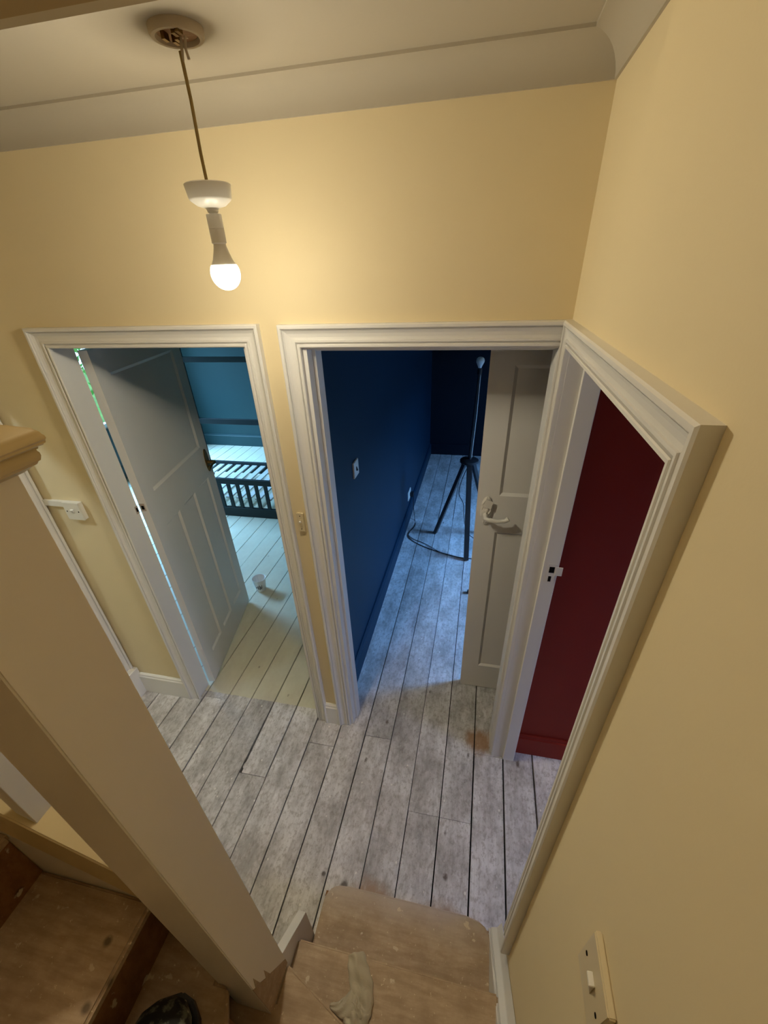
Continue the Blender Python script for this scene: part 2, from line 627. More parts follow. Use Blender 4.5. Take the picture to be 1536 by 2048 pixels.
pr = cove_profile()
n = len(pr)
vs = [(XL, -u, CZ - A + w) for u, w in pr] + [(-u, -u, CZ - A + w) for u, w in pr]
struct('trim_1', MB().add(vs, [(i, (i + 1) % n, n + (i + 1) % n, n + i) for i in range(n)]), M_CEIL, smooth=True)
vs = [(-u, -u, CZ - A + w) for u, w in pr] + [(-u, YT, CZ - A + w) for u, w in pr]
struct('trim_2', MB().add(vs, [(i, (i + 1) % n, n + (i + 1) % n, n + i) for i in range(n)] + [tuple(range(n, 2 * n))]),
       M_CEIL, smooth=True)

# ------------------------------------------------------------------ floorboards
random.seed(4)
floor = setting('floor', 'old bare floorboards with dark gaps between them')
joints = {}                                  # board index from its left gap x -> list of y joints
for xg, ys in ((-1.303, [-0.383]), (-1.753, [0.015]), (-1.003, [-0.155]), (-0.403, [-0.40]), (-0.253, [-0.40]),
               (-0.703, [-0.056]), (-0.103, [-0.05]), (-0.853, [2.40])):
    joints[round((xg - 0.047) / 0.15)] = ys
for k in range(-32, 20):
    x0, x1 = 0.047 + 0.15 * k, 0.047 + 0.15 * (k + 1)
    if x1 > 3.0:
        continue
    ymin = -2.6 if (x0 > 0.0) else -1.95
    if x0 < XL:
        ymin = -2.0
    ys = [ymin] + joints.get(k, [random.uniform(2.2, 3.9)]) + [4.25]
    for a, b in zip(ys[:-1], ys[1:]):
        gap = random.choice((0.0018, 0.0030, 0.0040, 0.0028))
        z = random.uniform(-0.0012, 0.0008)
        mbb = MB().box(x0 + gap / 1, x1 - gap / 1, a + 0.0012, b - 0.0012, -0.028, z)
        if k == -9 and b > 1:                # the open, splintered gap beside this board
            mbb = MB().prism([(x0 + 0.013, a + 0.001), (x1 - gap, a + 0.001), (x1 - gap, b), (x0 + gap, b), (x0 + gap, a + 0.42),
                              (x0 + 0.0085, a + 0.20), (x0 + 0.010, a + 0.06), (x0 + 0.004, a + 0.045), (x0 + 0.005, a + 0.03), (x0 + 0.013, a + 0.02)], 2, -0.028, z)
        mbb.build('floorboard', M_BOARD, floor)

# ------------------------------------------------------------------ joinery: architraves
PROF = [(0, 0), (0, 0.012), (0.002, 0.0145), (0.0075, 0.0145), (0.0095, 0.0125), (0.0098, 0.0075), (0.0135, 0.0075), (0.0138, 0.0125),
        (0.0158, 0.0145), (0.021, 0.0145), (0.0222, 0.0115), (0.030, 0.0108), (0.040, 0.0125), (0.047, 0.0165), (0.0503, 0.0200),
        (0.0506, 0.0165), (0.0528, 0.0165), (0.0531, 0.0225), (0.0555, 0.0250), (0.0625, 0.0250), (0.066, 0.0220), (0.066, 0)]


def sweep(name, fn, prof, a, b, parent, mat=M_WHITE):
    """profile swept between two mitred ends; a(u), b(u) give in-plane ends, fn(p, t) maps to the world"""
    n = len(prof)
    vs = [fn(a(u), t) for u, t in prof] + [fn(b(u), t) for u, t in prof]
    fs = [(i, (i + 1) % n, n + (i + 1) % n, n + i) for i in range(n)] + [tuple(range(n))[::-1], tuple(range(n, 2 * n))]
    return MB().add(vs, fs).build(name, mat, parent)


def scaled(prof, w):
    k = w / prof[-1][0]
    return [(u * k, t) for u, t in prof]


def architrave(fn, xl, xr, zt, parent, wl=0.066, wr=0.066, zl=0.0, zr=0.0, wt=0.066):
    pl, prr, pt = scaled(PROF, wl), scaled(PROF, wr), scaled(PROF, wt)
    s = lambda w: wt / w
    sweep('architrave_leg', fn, pl, lambda u: (xl - u, zl), lambda u: (xl - u, zt + u * s(wl)), parent)
    sweep('architrave_leg', fn, prr, lambda u: (xr + u, zr), lambda u: (xr + u, zt + u * s(wr)), parent)
    sweep('architrave_head', fn, pt, lambda u: (xl - u / s(wl), zt + u), lambda u: (xr + u / s(wr), zt + u), parent)


far = lambda p, t: (p[0], -t, p[1])
rgt = lambda p, t: (-t, p[0], p[1])
lft = lambda p, t: (XL + t, p[0], p[1])

# door 1: left room doorway
d1 = setting('door_1', 'left doorway in the far wall, open to the teal room')
architrave(far, -1.765, -0.993, 1.988, d1, 0.068, 0.060)
MB().box(-1.80, -1.775, 0.001, 0.10, 0, 2.0).build('jamb', M_WHITE, d1, 0.001)
MB().box(-0.993, -0.968, 0.001, 0.10, 0, 2.0).build('jamb', M_WHITE, d1, 0.001)
MB().box(-1.775, -0.993, 0.001, 0.10, 1.985, 2.01).build('head_lining', M_WHITE, d1, 0.001)
MB().box(-1.005, -0.993, 0.001, 0.055, 0, 1.985).build('door_stop', M_WHITE, d1, 0.001)
# recess with bare brown timber where a hinge was let in
hr = MB().box(-1.7753, -1.7740, 0.082, 0.1003, 1.252, 1.290).build('hinge_recess', M_TREAD, d1, label='bare timber cut-out in the white jamb')
MB().box(-1.7745, -1.7733, 0.086, 0.096, 1.262, 1.282).build('screw_hole', M_DARK, hr)


def door_leaf(parent, width, height, t, mat, panels, name='door_leaf', M=None, both=True):
    """frame-and-panel leaf in local x (0..width), y (-t/2..t/2), z; panels: (x0,x1,z0,z1)"""
    M = M or Matrix.Identity(4)
    ft = t / 2
    xs = sorted({0.0, width} | {p[0] for p in panels} | {p[1] for p in panels})
    zs = sorted({0.0, height} | {p[2] for p in panels} | {p[3] for p in panels})
    mb = MB()
    for i in range(len(xs) - 1):
        for j in range(len(zs) - 1):
            cx_, cz_ = (xs[i] + xs[i + 1]) / 2, (zs[j] + zs[j + 1]) / 2
            if any(p[0] < cx_ < p[1] and p[2] < cz_ < p[3] for p in panels):
                continue
            a, b, c, d = xs[i], xs[i + 1], zs[j], zs[j + 1]
            for y in (-ft, ft):
                mb.add([(a, y, c), (b, y, c), (b, y, d), (a, y, d)], [(0, 1, 2, 3)])
    for a, b, c, d in [(0, width, 0, height)]:
        mb.add([(a, -ft, c), (b, -ft, c), (b, ft, c), (a, ft, c), (a, -ft, d), (b, -ft, d), (b, ft, d), (a, ft, d)],
               [(0, 1, 2, 3), (4, 5, 6, 7), (1, 2, 6, 5), (0, 3, 7, 4)])
    # sloping mouldings down to the sunk panels
    dp, sl = 0.009, 0.013
    for a, b, c, d in panels:
        for sgn in (-1, 1):
            y0, y1 = sgn * ft, sgn * (ft - dp)
            o = [(a, y0, c), (b, y0, c), (b, y0, d), (a, y0, d)]
            i_ = [(a + sl, y1, c + sl), (b - sl, y1, c + sl), (b - sl, y1, d - sl), (a + sl, y1, d - sl)]
            mb.add(o + i_, [(k, (k + 1) % 4, 4 + (k + 1) % 4, 4 + k) for k in range(4)])
    me = bpy.data.meshes.new(name)
    me.from_pydata([tuple(M @ Vector(p)) for p in mb.v], [], mb.f)
    bm = bmesh.new()
    bm.from_mesh(me)
    bmesh.ops.remove_doubles(bm, verts=bm.verts, dist=0.0002)
    bmesh.ops.recalc_face_normals(bm, faces=bm.faces)
    bm.to_mesh(me)
    bm.free()
    me.materials.append(mat)
    leaf = bpy.data.objects.new(name, me)
    C.objects.link(leaf)
    leaf.parent = parent
    for a, b, c, d in panels:
        MB().box(a + sl, b - sl, -(ft - dp), ft - dp, c + sl, d - sl).xf(M).build('panel', mat, leaf)
    return leaf


def std_panels(w, z0=0.0, stile=0.095):
    a, b = stile, w - stile
    mw = 0.055
    pw = (b - a - 2 * mw) / 3
    return [(a, b, 1.312 - z0, 1.862 - z0)] + [(a + i * (pw + mw), a + i * (pw + mw) + pw, 0.19 - z0, 1.120 - z0) for i in range(3)]


Zb = 0.016
hinge, tip = Vector((-1.739, 0.120, 0)), Vector((-1.897, 0.894, 0))
e = (tip - hinge).normalized()
nrm = Vector((e.y, -e.x, 0))            # faces +x, the visible face
TL = 0.038
ML = Matrix(((e.x, -nrm.x, 0, hinge.x - nrm.x * TL / 2), (e.y, -nrm.y, 0, hinge.y - nrm.y * TL / 2), (0, 0, 1, Zb), (0, 0, 0, 1)))
WL = (tip - hinge).length
leafL = door_leaf(d1, WL, 1.945, TL, M_DOORG, std_panels(WL, Zb), M=ML)
leafL['label'] = 'grey white panelled door opened into the teal room'


def handle_set(leaf, M, x, z, sgn, yface, mat, wrap=False):
    """oval back plate and lever on the face at local y=yface, sgn=+1 towards +y; lever points to +x*dirx"""
    pts = []
    for k in range(20):
        t = 2 * math.pi * k / 20
        pts.append((x + 0.024 * math.cos(t), z + 0.074 * math.sin(t)))
    MB().prism(pts, 1, yface, yface + sgn * 0.007).xf(M).build('handle_plate', mat, leaf, 0.0015, label=('plate wrapped in masking tape' if wrap else 'brass plate'))
    return M


# brass lever handle of the left door, on the visible face
yf = -TL / 2
hx, hz = WL - 0.055, 1.215 - Zb
handle_set(leafL, ML, hx, hz, -1, yf, M_BRASS)
MB().tube([(hx, yf - 0.004, hz - 0.012), (hx, yf - 0.030, hz - 0.012), (hx, yf - 0.048, hz - 0.010), (hx - 0.012, yf - 0.054, hz - 0.010),
           (hx - 0.045, yf - 0.054, hz - 0.006), (hx - 0.085, yf - 0.052, hz - 0.014), (hx - 0.10, yf - 0.050, hz - 0.020)],
          [0.013, 0.010, 0.010, 0.010, 0.008, 0.007, 0.009]).xf(ML).build('handle', M_BRASS, leafL, smooth=True, label='aged brass lever')
MB().tube([(hx, yf - 0.004, hz - 0.045), (hx, yf - 0.014, hz - 0.045)], [0.010, 0.006]).xf(ML).build('key_escutcheon', M_BRASS, leafL)
MB().box(-0.0006, 0.002, -0.008, 0.016, 1.237, 1.277).xf(ML).build('hinge_recess', M_TREAD, leafL, label='bare timber cut-out in the door edge')
MB().box(-0.0011, 0.002, -0.003, 0.010, 1.246, 1.266).xf(ML).build('screw_hole', M_DARK, leafL)
for zz in (0.20, 1.66):
    MB().box(-0.003, 0.0, -0.012, 0.018, zz, zz + 0.09).xf(ML).build('hinge', M_DOORG, leafL)

# door 2: blue room doorway
d2 = setting('door_2', 'right doorway in the far wall, open to the blue room')
architrave(far, -0.800, -0.020, 1.985, d2, 0.066, 0.0195)
MB().box(-0.805, -0.785, 0.001, 0.10, 0, 2.0).build('jamb', M_WHITE, d2, 0.001)
MB().box(-0.785, -0.773, 0.045, 0.10, 0, 1.985).build('door_stop', M_WHITE, d2, 0.001)
MB().box(-0.024, -0.004, 0.001, 0.10, 0, 2.0).build('jamb', M_WHITE, d2, 0.001)
MB().box(-0.785, -0.024, 0.001, 0.10, 1.978, 2.0).build('head_lining', M_WHITE, d2, 0.001)
MB().box(-0.785, -0.024, 0.055, 0.10, 1.966, 1.978).build('door_stop', M_WHITE, d2, 0.001)

# the grey-white leaf standing inside the blue room, parallel to the wall
WR, TR = 0.72, 0.036
MRt = Matrix.Translation((-0.205, 0.39 + TR / 2, 0.004))
leafR_root = setting('door_4', 'panelled door standing open inside the blue room')
leafR = door_leaf(leafR_root, WR, 1.96, TR, M_DOORG, std_panels(WR, 0.004), M=MRt)
leafR['label'] = 'grey white panelled door leaf inside the blue room, free edge to the left'
yf = -TR / 2
hx, hz = 0.045, 1.230
handle_set(leafR, MRt, hx, hz, -1, yf, M_PLAST, True)
MB().tube([(hx, yf - 0.004, hz - 0.018), (hx, yf - 0.030, hz - 0.020), (hx, yf - 0.044, hz - 0.022), (hx + 0.014, yf - 0.050, hz - 0.022),
           (hx + 0.05, yf - 0.050, hz - 0.027), (hx + 0.085, yf - 0.048, hz - 0.024), (hx + 0.100, yf - 0.046, hz - 0.012)],
          [0.014, 0.011, 0.011, 0.011, 0.009, 0.010, 0.012]).xf(MRt).build('handle', M_PLAST, leafR, smooth=True, label='lever wrapped in pale masking tape')
random.seed(7)
mbt = MB()
vs, fs = [], []
NU, NV = 9, 13
for a in range(NU):
    for b in range(NV):
        u, v = a / (NU - 1) * 2 - 1, b / (NV - 1) * 2 - 1
        rr = max(0.0, 1 - u * u) ** 0.5
        x = u * 0.027 * max(0.25, (1 - v * v) ** 0.5)
        h = 0.008 + 0.010 * rr * max(0, 1 - v * v) ** 0.5 * random.uniform(0.35, 1.25)
        vs.append((hx + x, yf - h, hz + 0.004 + v * 0.072))
for a in range(NU - 1):
    for b in range(NV - 1):
        q = a * NV + b
        fs.append((q, q + 1, q + NV + 1, q + NV))
mbt.add(vs, fs)
mbt.prism([(hx - 0.016, hz + 0.030), (hx + 0.020, hz + 0.018), (hx + 0.026, hz + 0.056), (hx - 0.004, hz + 0.066)], 1, yf - 0.019, yf - 0.022)
mbt.xf(MRt).build('masking_tape', M_PLAST, leafR, label='crumpled masking tape over the plate')
struct('wall_door_nib', MB().box(0.525, 0.60, 0.10, 0.46, 0, CZ), M_BLUE)

# door 3: red room doorway in the right wall
d3 = setting('door_3', 'doorway in the right wall, open to the red room')
architrave(rgt, -0.868, -0.0445, 1.985, d3, 0.066, 0.0215, zl=0.415)
MB().box(0.0, 0.10, -0.045, -0.022, 0, 2.0).build('jamb', M_WHITE, d3, 0.001)
MB().box(0.045, 0.0995, -0.057, -0.045, 0.0, 1.98).build('door_stop', M_WHITE, d3, 0.002)
MB().box(0.0, 0.10, -0.895, -0.870, 0, 2.0).build('jamb', M_WHITE, d3, 0.001)
MB().box(0.0, 0.10, -0.870, -0.045, 1.985, 2.0).build('head_lining', M_WHITE, d3, 0.001)
mbk = MB().box(0.062, 0.092, -0.0585, -0.057, 1.19, 1.275)
mbk.box(0.090, 0.114, -0.0600, -0.057, 1.225, 1.262)
sk = mbk.build('strike_plate', M_WHITE, d3, 0.0005, label='white strike plate with a projecting lip')
MB().box(0.068, 0.086, -0.0592, -0.0570, 1.236, 1.262).build('keep_hole', M_DARK, sk)
MB().box(0.070, 0.080, -0.0592, -0.0570, 1.196, 1.220).build('keep_hole', M_DARK, sk)

# door 5: doorway in the left wall (only its trim shows)
d5 = setting('door_5', 'trim of the doorway in the left wall')
architrave(lft, -0.92, -0.082, 1.98, d5, 0.066, 0.075, zr=0.20)
MB().box(XL - 0.1, XL, -0.09, -0.078, 0, 1.98).build('jamb', M_WHITE, d5, 0.001)
MB().box(XL - 0.1, XL, -0.932, -0.920, 0, 1.98).build('jamb', M_WHITE, d5, 0.001)
MB().box(XL, XL + 0.05, -0.080, -0.002, 0, 0.205).build('plinth_block', M_WHITE, d5, 0.003)


# skirting boards: profile (out, up)
def skirt(name, a, b, out, h=0.155, t=0.020, mat=M_WHITE):
    a, b, out = Vector(a), Vector(b), Vector(out)
    prof = [(0, 0), (t, 0), (t, h - 0.022), (t - 0.005, h - 0.016), (t - 0.006, h - 0.006), (0.006, h), (0, h)]
    n = len(prof)
    vs = [a + out * u + Vector((0, 0, w)) for u, w in prof] + [b + out * u + Vector((0, 0, w)) for u, w in prof]
    fs = [(i, (i + 1) % n, n + (i + 1) % n, n + i) for i in range(n)] + [tuple(range(n))[::-1], tuple(range(n, 2 * n))]
    return struct(name, MB().add(vs, fs), mat)


skirt('baseboard_far_left', (XL + 0.05, 0, 0), (-1.833, 0, 0), (0, -1, 0), 0.16)
skirt('baseboard_pier', (-0.933, 0, 0), (-0.866, 0, 0), (0, -1, 0), 0.16)
skirt('baseboard_blue', (-0.86, 0.10, 0), (-0.86, 4.25, 0), (1, 0, 0), 0.15, 0.02, M_BLUE)
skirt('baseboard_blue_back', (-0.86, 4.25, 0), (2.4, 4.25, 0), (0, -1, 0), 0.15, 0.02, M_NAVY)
skirt('baseboard_teal_back', (-4.7, 4.25, 0), (-0.95, 4.25, 0), (0, -1, 0), 0.17, 0.02, M_TEAL)
skirt('baseboard_teal_right', (-0.95, 4.25, 0), (-0.95, 0.1, 0), (-1, 0, 0), 0.17, 0.02, M_TEAL)
skirt('baseboard_teal_left', (-4.7, 0.1, 0), (-4.7, 4.25, 0), (1, 0, 0), 0.17, 0.02, M_TEAL)
skirt('baseboard_red', (0.10, 0.015, 0), (2.9, 0.015, 0), (0, -1, 0), 0.15, 0.018, M_RED)


# windows (out of frame or seen only through the door gap)
def window(name, x, y0, y1, z0, z1, label):
    w = setting(name, label)
    f = MB()
    for a, b, c, d in ((y0, y1, z0, z0 + 0.06), (y0, y1, z1 - 0.06, z1), (y0, y0 + 0.06, z0, z1), (y1 - 0.06, y1, z0, z1),
                       ((y0 + y1) / 2 - 0.03, (y0 + y1) / 2 + 0.03, z0, z1)):
        f.box(x - 0.03, x + 0.03, a, b, c, d)
    f.build('window_frame', M_WHITE, w)
    MB().box(x - 0.004, x + 0.004, y0 + 0.05, (y0 + y1) / 2 - 0.02, z0 + 0.05, z1 - 0.05).build('pane', M_GLASS, w)
    MB().box(x - 0.004, x + 0.004, (y0 + y1) / 2 + 0.02, y1 - 0.05, z0 + 0.05, z1 - 0.05).build('pane', M_GLASS, w)


window('window_1', -4.75, 1.5, 3.6, 0.65, 2.15, 'window of the teal room')
window('window_2', 2.45, 1.05, 2.45, 0.85, 2.15, 'window of the blue room')
window('window_3', 2.95, -1.9, -0.7, 0.9, 2.1, 'window of the red room')

# ------------------------------------------------------------------ staircase
st = thing('staircase', (-0.4, -1.1, 0), 'bare wooden winding staircase with a painted newel post, at the bottom of the view', 'staircase')
H = 0.2


def tread(poly, z, mat=M_TREAD, t=0.026):
    return MB().prism(poly, 2, z - t, z).build('tread', mat, st, 0.006, seg=3)


tread([(-0.648, -0.850), (-0.636, -0.822), (-0.610, -0.804), (-0.560, -0.799), (-0.120, -0.799), (-0.075, -0.806), (-0.046, -0.822), (-0.032, -0.850), (-0.030, -1.10), (-0.648, -1.10)], 0.2)
tread([(-0.652, -1.022), (-0.030, -1.022), (-0.030, -1.45), (-0.618, -1.25), (-0.618, -1.16), (-0.652, -1.16)], 0.4)
tread([(-0.617, -1.117), (-0.03, -1.360), (-0.03, -2.10), (-0.22, -2.10), (-0.745, -1.245), (-0.745, -1.190), (-0.617, -1.190)], 0.6)
tread([(-0.690, -1.216), (-0.19, -2.10), (-0.91, -2.10), (-0.91, -1.151), (-0.718, -1.151), (-0.718, -1.216)], 0.8)
# risers
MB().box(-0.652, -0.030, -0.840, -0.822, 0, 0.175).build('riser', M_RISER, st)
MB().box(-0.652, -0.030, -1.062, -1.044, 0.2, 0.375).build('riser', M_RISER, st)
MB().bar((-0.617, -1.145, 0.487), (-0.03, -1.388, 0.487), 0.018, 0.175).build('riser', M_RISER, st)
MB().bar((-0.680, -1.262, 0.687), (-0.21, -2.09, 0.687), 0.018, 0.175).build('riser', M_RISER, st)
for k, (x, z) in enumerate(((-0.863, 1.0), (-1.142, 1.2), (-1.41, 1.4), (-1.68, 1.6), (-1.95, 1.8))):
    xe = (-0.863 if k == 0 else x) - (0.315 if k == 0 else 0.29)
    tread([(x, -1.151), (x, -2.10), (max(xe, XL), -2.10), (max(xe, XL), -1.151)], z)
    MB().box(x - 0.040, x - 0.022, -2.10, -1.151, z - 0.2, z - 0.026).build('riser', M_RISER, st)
# closed string of the upper flight with its painted cap
zs = lambda x: 1.215 + 0.87 * (-0.910 - x)      # top of the string cap
xa, xb = -0.717, -2.2
MB().prism([(xa, zs(xa) - 0.50), (xa, zs(xa) - 0.13), (xb, zs(xb) - 0.13), (xb, zs(xb) - 0.50)], 1, -1.150, -1.120).build('stair_string', M_NEWEL, st, 0.001)
MB().prism([(xa, zs(xa) - 0.145), (xa, zs(xa)), (xb, zs(xb)), (xb, zs(xb) - 0.145)], 1, -1.160, -1.095).build('string_cap', M_CAPW, st, 0.003, seg=2)
MB().prism([(xa, 0.0), (xa, zs(xa) - 0.49), (xb, zs(xb) - 0.49), (xb, 0.0)], 1, -1.140, -1.120).build('spandrel_panel', M_WALL, st)
for k in range(7):
    x = -1.008 - 0.17 * k
    if x - 0.04 > xb:
        MB().prism([(x, zs(x) - 0.003), (x, zs(x) + 0.80), (x - 0.034, zs(x - 0.034) + 0.80), (x - 0.034, zs(x - 0.034) - 0.003)], 1, -1.147, -1.113).build('baluster', M_WHITE, st, 0.001)
zr = lambda x: zs(x) + 0.79
MB().prism([(-0.717, zr(-0.717)), (-0.717, zr(-0.717) + 0.06), (xb, zr(xb) + 0.06), (xb, zr(xb))], 1, -1.160, -1.100).build('handrail', M_CAPW, st, 0.010, seg=2)
# short outer string beside the two lowest steps
MB().prism([(-0.955, 0.0), (-0.955, 0.40), (-1.116, 0.565), (-1.116, 0.0)], 0, -0.680, -0.653).build('stair_string', M_WHITE, st, 0.001)
# wall string on the right
zw = lambda y: 0.190 + 0.95 * (-0.812 - y)
ysq = [-0.812, -1.45, -2.10]
vs = []
for y in ysq:
    z = zw(max(y, -1.45)) + (0.15 if y < -1.5 else 0)
    vs += [(-0.031, y, 0.0), (-0.031, y, z), (-0.012, y, z + 0.012), (-0.0012, y, z + 0.078), (-0.0012, y, 0.0)]
fs = [(0, 1, 2, 3, 4), (14, 13, 12, 11, 10)]
for a in (0, 5):
    fs += [(a + k, a + (k + 1) % 5, a + 5 + (k + 1) % 5, a + 5 + k) for k in range(5)]
MB().add(vs, fs).build('wall_string', M_WHITE, st, 0.002)
MB().prism([(-0.812, 0.0), (-0.812, zw(-0.812) - 0.012), (-1.45, zw(-1.45) - 0.012), (-1.45, 0.0)], 0, -0.038, -0.030).build('string_bead', M_WHITE, st, 0.002)

# newel post
NX0, NX1, NY0, NY1 = -0.717, -0.617, -1.215, -1.115
nw = MB().box(NX0, NX1, NY0, NY1, 0.0, 2.049).build('newel_post', M_NEWEL, st, 0.002, seg=2, label='square painted newel post')
capm = MB()
cxn, cyn = (NX0 + NX1) / 2, (NY0 + NY1) / 2


def sq(hw, z):
    return [(cxn - hw, cyn - hw, z), (cxn + hw, cyn - hw, z), (cxn + hw, cyn + hw, z), (cxn - hw, cyn + hw, z)]


rings = [(0.0502, 2.046), (0.054, 2.0475), (0.0585, 2.0505), (0.064, 2.0535), (0.0655, 2.058), (0.0655, 2.063), (0.0635, 2.0665),
         (0.0700, 2.0675), (0.0722, 2.0705), (0.0715, 2.0765), (0.067, 2.0825), (0.056, 2.088), (0.035, 2.092), (0.012, 2.0935)]
vs, fs = [], []
for hw, z in rings:
    vs += sq(hw, z)
for i in range(len(rings) - 1):
    for k in range(4):
        a, b = i * 4 + k, i * 4 + (k + 1) % 4
        fs.append((a, b, b + 4, a + 4))
fs += [(3, 2, 1, 0), tuple(range(len(vs) - 4, len(vs)))]
cap = capm.add(vs, fs).build('newel_cap', M_CAPW, nw, 0.003, smooth=True, seg=2, label='moulded cap with an overhanging lip')
# dribbles of paint over the bare foot of the newel
MB().prism([(-1.2145, 0.601), (-1.2145, 0.838), (-1.208, 0.822), (-1.201, 0.866), (-1.195, 0.800), (-1.180, 0.764), (-1.174, 0.802), (-1.167, 0.738),
            (-1.141, 0.684), (-1.1165, 0.634), (-1.1165, 0.601)], 0, NX1 - 0.001, NX1 + 0.0009).build('bare_wood_foot', M_TREAD, nw, label='bare wood below the ragged edge of the paint')

# ------------------------------------------------------------------ pendant lamp
pl = thing('pendant_lamp', (-0.843, -0.30, CZ), 'bare glowing bulb hanging on a long brown flex from an open ceiling rose', 'lamp')
px, py = -0.843, -0.300
MB().lathe([(0.050, 0), (0.050, -0.010), (0.047, -0.014), (0.040, -0.014), (0.038, -0.006), (0.006, -0.006)], (px, py, CZ), 32).build('ceiling_rose', M_ROSE, pl, smooth=True)
MB().lathe([(0.037, -0.0062), (0.037, -0.0075), (0.001, -0.0075)], (px, py, CZ), 28).build('rose_recess', M_RISER, pl, label='dark recess of the rose')
mbc = MB()
for k in range(5):
    t = k * 1.3
    mbc.box(px - 0.012 + 0.010 * k - 0.010, px - 0.012 + 0.010 * k - 0.003, py - 0.02 + 0.02 * math.sin(t), py - 0.004 + 0.02 * math.sin(t), CZ - 0.018, CZ - 0.005)
mbc.build('terminal_block', M_BRASS, pl)
mbf = MB()
mbf.tube([(px + 0.006, py, CZ - 0.012), (px + 0.004, py, CZ - 0.030), (px, py, CZ - 0.05)], 0.0028, 8)
mbf.tube([(px + 0.016, py, CZ - 0.012), (px + 0.012, py, CZ - 0.028), (px + 0.015, py, CZ - 0.042)], 0.0026, 8)
mbf.build('loose_wire', M_ROSE, pl, smooth=True)
MB().tube([(px, py, CZ - 0.03), (px + 0.0015, py, 2.48), (px - 0.001, py, 2.40), (px, py, 2.345)], 0.0034, 10).build('flex', M_FLEX, pl, smooth=True)
MB().lathe([(0.004, 0.030), (0.046, 0.030), (0.049, 0.028), (0.045, 0.004), (0.043, 0.001), (0.030, -0.008), (0.014, -0.012), (0.012, -0.016)], (px, py, 2.322), 32).build('rose_cover', M_PLAST, pl, smooth=True)
MB().lathe([(0.006, 0), (0.012, -0.002), (0.012, -0.006), (0.006, -0.010), (0.008, -0.012)], (px, py, 2.310), 20).build('flex_grip', M_PLAST, pl, smooth=True)
MB().lathe([(0.012, 0), (0.0165, -0.001), (0.0165, -0.026), (0.0155, -0.027), (0.0165, -0.028), (0.0165, -0.053), (0.0140, -0.054), (0.0135, -0.060)], (px, py, 2.3005), 28).build('lamp_holder', M_PLAST, pl, smooth=True)
MB().lathe([(0.012, 0.0), (0.0135, -0.004), (0.0145, -0.012), (0.022, -0.036), (0.0275, -0.046), (0.024, -0.047)], (px, py, 2.252), 32).build('bulb_base', M_PLAST, pl, smooth=True)
prof = [(0.0288, 0.0)]
for i in range(1, 13):
    t = math.pi / 12 * i * 0.98
    prof.append((max(0.034 * math.sin(math.pi * 0.33 + (math.pi * 0.665) * i / 12), 0.0008), -0.034 * (math.cos(math.pi * 0.33) - math.cos(math.pi * 0.33 + (math.pi * 0.665) * i / 12))))
MB().lathe(prof, (px, py, 2.206), 32).build('bulb_globe', M_BULB, pl, smooth=True, label='lit frosted globe')


# ------------------------------------------------------------------ switches and sockets
def plate(root, M, w, h, t, mat, name='switch_plate', bev=0.002):
    return MB().box(-w / 2, w / 2, -t, 0, -h / 2, h / 2).xf(M).build(name, mat, root, bev, seg=2)


# on the right wall near the viewer; local x along -Y, out = -X
s1 = thing('light_switch', (0, -1.175, 1.355), 'cream plastic light switch on the stair wall, at the bottom right', 'switch')
MX = Matrix(((0, 1, 0, 0.0), (-1, 0, 0, -1.178), (0, 0, 1, 1.352), (0, 0, 0, 1)))
plate(s1, MX, 0.086, 0.110, 0.011, M_IVORY)
rk = MB().prism([(-0.011, -0.018), (-0.019, 0.0165), (-0.011, 0.018)], 0, -0.008, 0.008)
rk.v = [(x, y, z) for x, y, z in rk.v]
rk.xf(MX).build('rocker', M_PLAST, s1, 0.001)
for dx in (-0.031, 0.031):
    MB().tube([(dx, -0.0105, 0), (dx, -0.0118, 0)], 0.0032, 12).xf(MX).build('screw', M_DARK, s1)

# narrow switch on the pier between the two doorways
s2 = thing('light_switch', (-0.900, 0, 1.33), 'narrow cream architrave switch on the strip of wall between the two doorways', 'switch')
MF = Matrix.Translation((-0.900, 0, 1.335))
plate(s2, MF, 0.030, 0.086, 0.009, M_IVORY)
MB().box(-0.0065, 0.0065, -0.012, -0.008, -0.016, 0.016).xf(MF).build('rocker_surround', M_IVORY, s2, 0.001)
MB().box(-0.004, 0.004, -0.017, -0.010, 0.002, 0.009).xf(MF).build('rocker', M_PLAST, s2, 0.001)
for dz in (-0.030, 0.030):
    MB().tube([(0, -0.0085, dz), (0, -0.0098, dz)], 0.0022, 10).xf(MF).build('screw', M_DARK, s2)

# surface switch left of the left doorway with its trunking
s3 = thing('light_switch', (-2.0, 0, 1.31), 'square white surface switch on the wall left of the teal doorway', 'switch')
MF = Matrix.Translation((-2.005, 0, 1.308))
MB().box(-0.043, 0.043, -0.020, 0, -0.043, 0.043).xf(MF).build('back_box', M_PLAST, s3, 0.002)
MB().box(-0.044, 0.044, -0.026, -0.020, -0.044, 0.044).xf(MF).build('switch_plate', M_PLAST, s3, 0.0015, seg=2)
MB().prism([(-0.026, -0.012), (-0.035, 0.010), (-0.026, 0.012)], 0, -0.0075, 0.0075).xf(MF).build('rocker', M_WHITE, s3, 0.001)
for dx in (-0.031, 0.031):
    MB().tube([(dx, -0.0255, 0), (dx, -0.0268, 0)], 0.0032, 10).xf(MF).build('screw', M_DARK, s3)
tk = MB().box(-2.166, -2.049, -0.016, 0, 1.322, 1.350).build('cable_trunking', M_PLAST, None, 0.001)
tk['label'] = 'short white cable trunking running into the square surface switch'
tk['category'] = 'trunking'

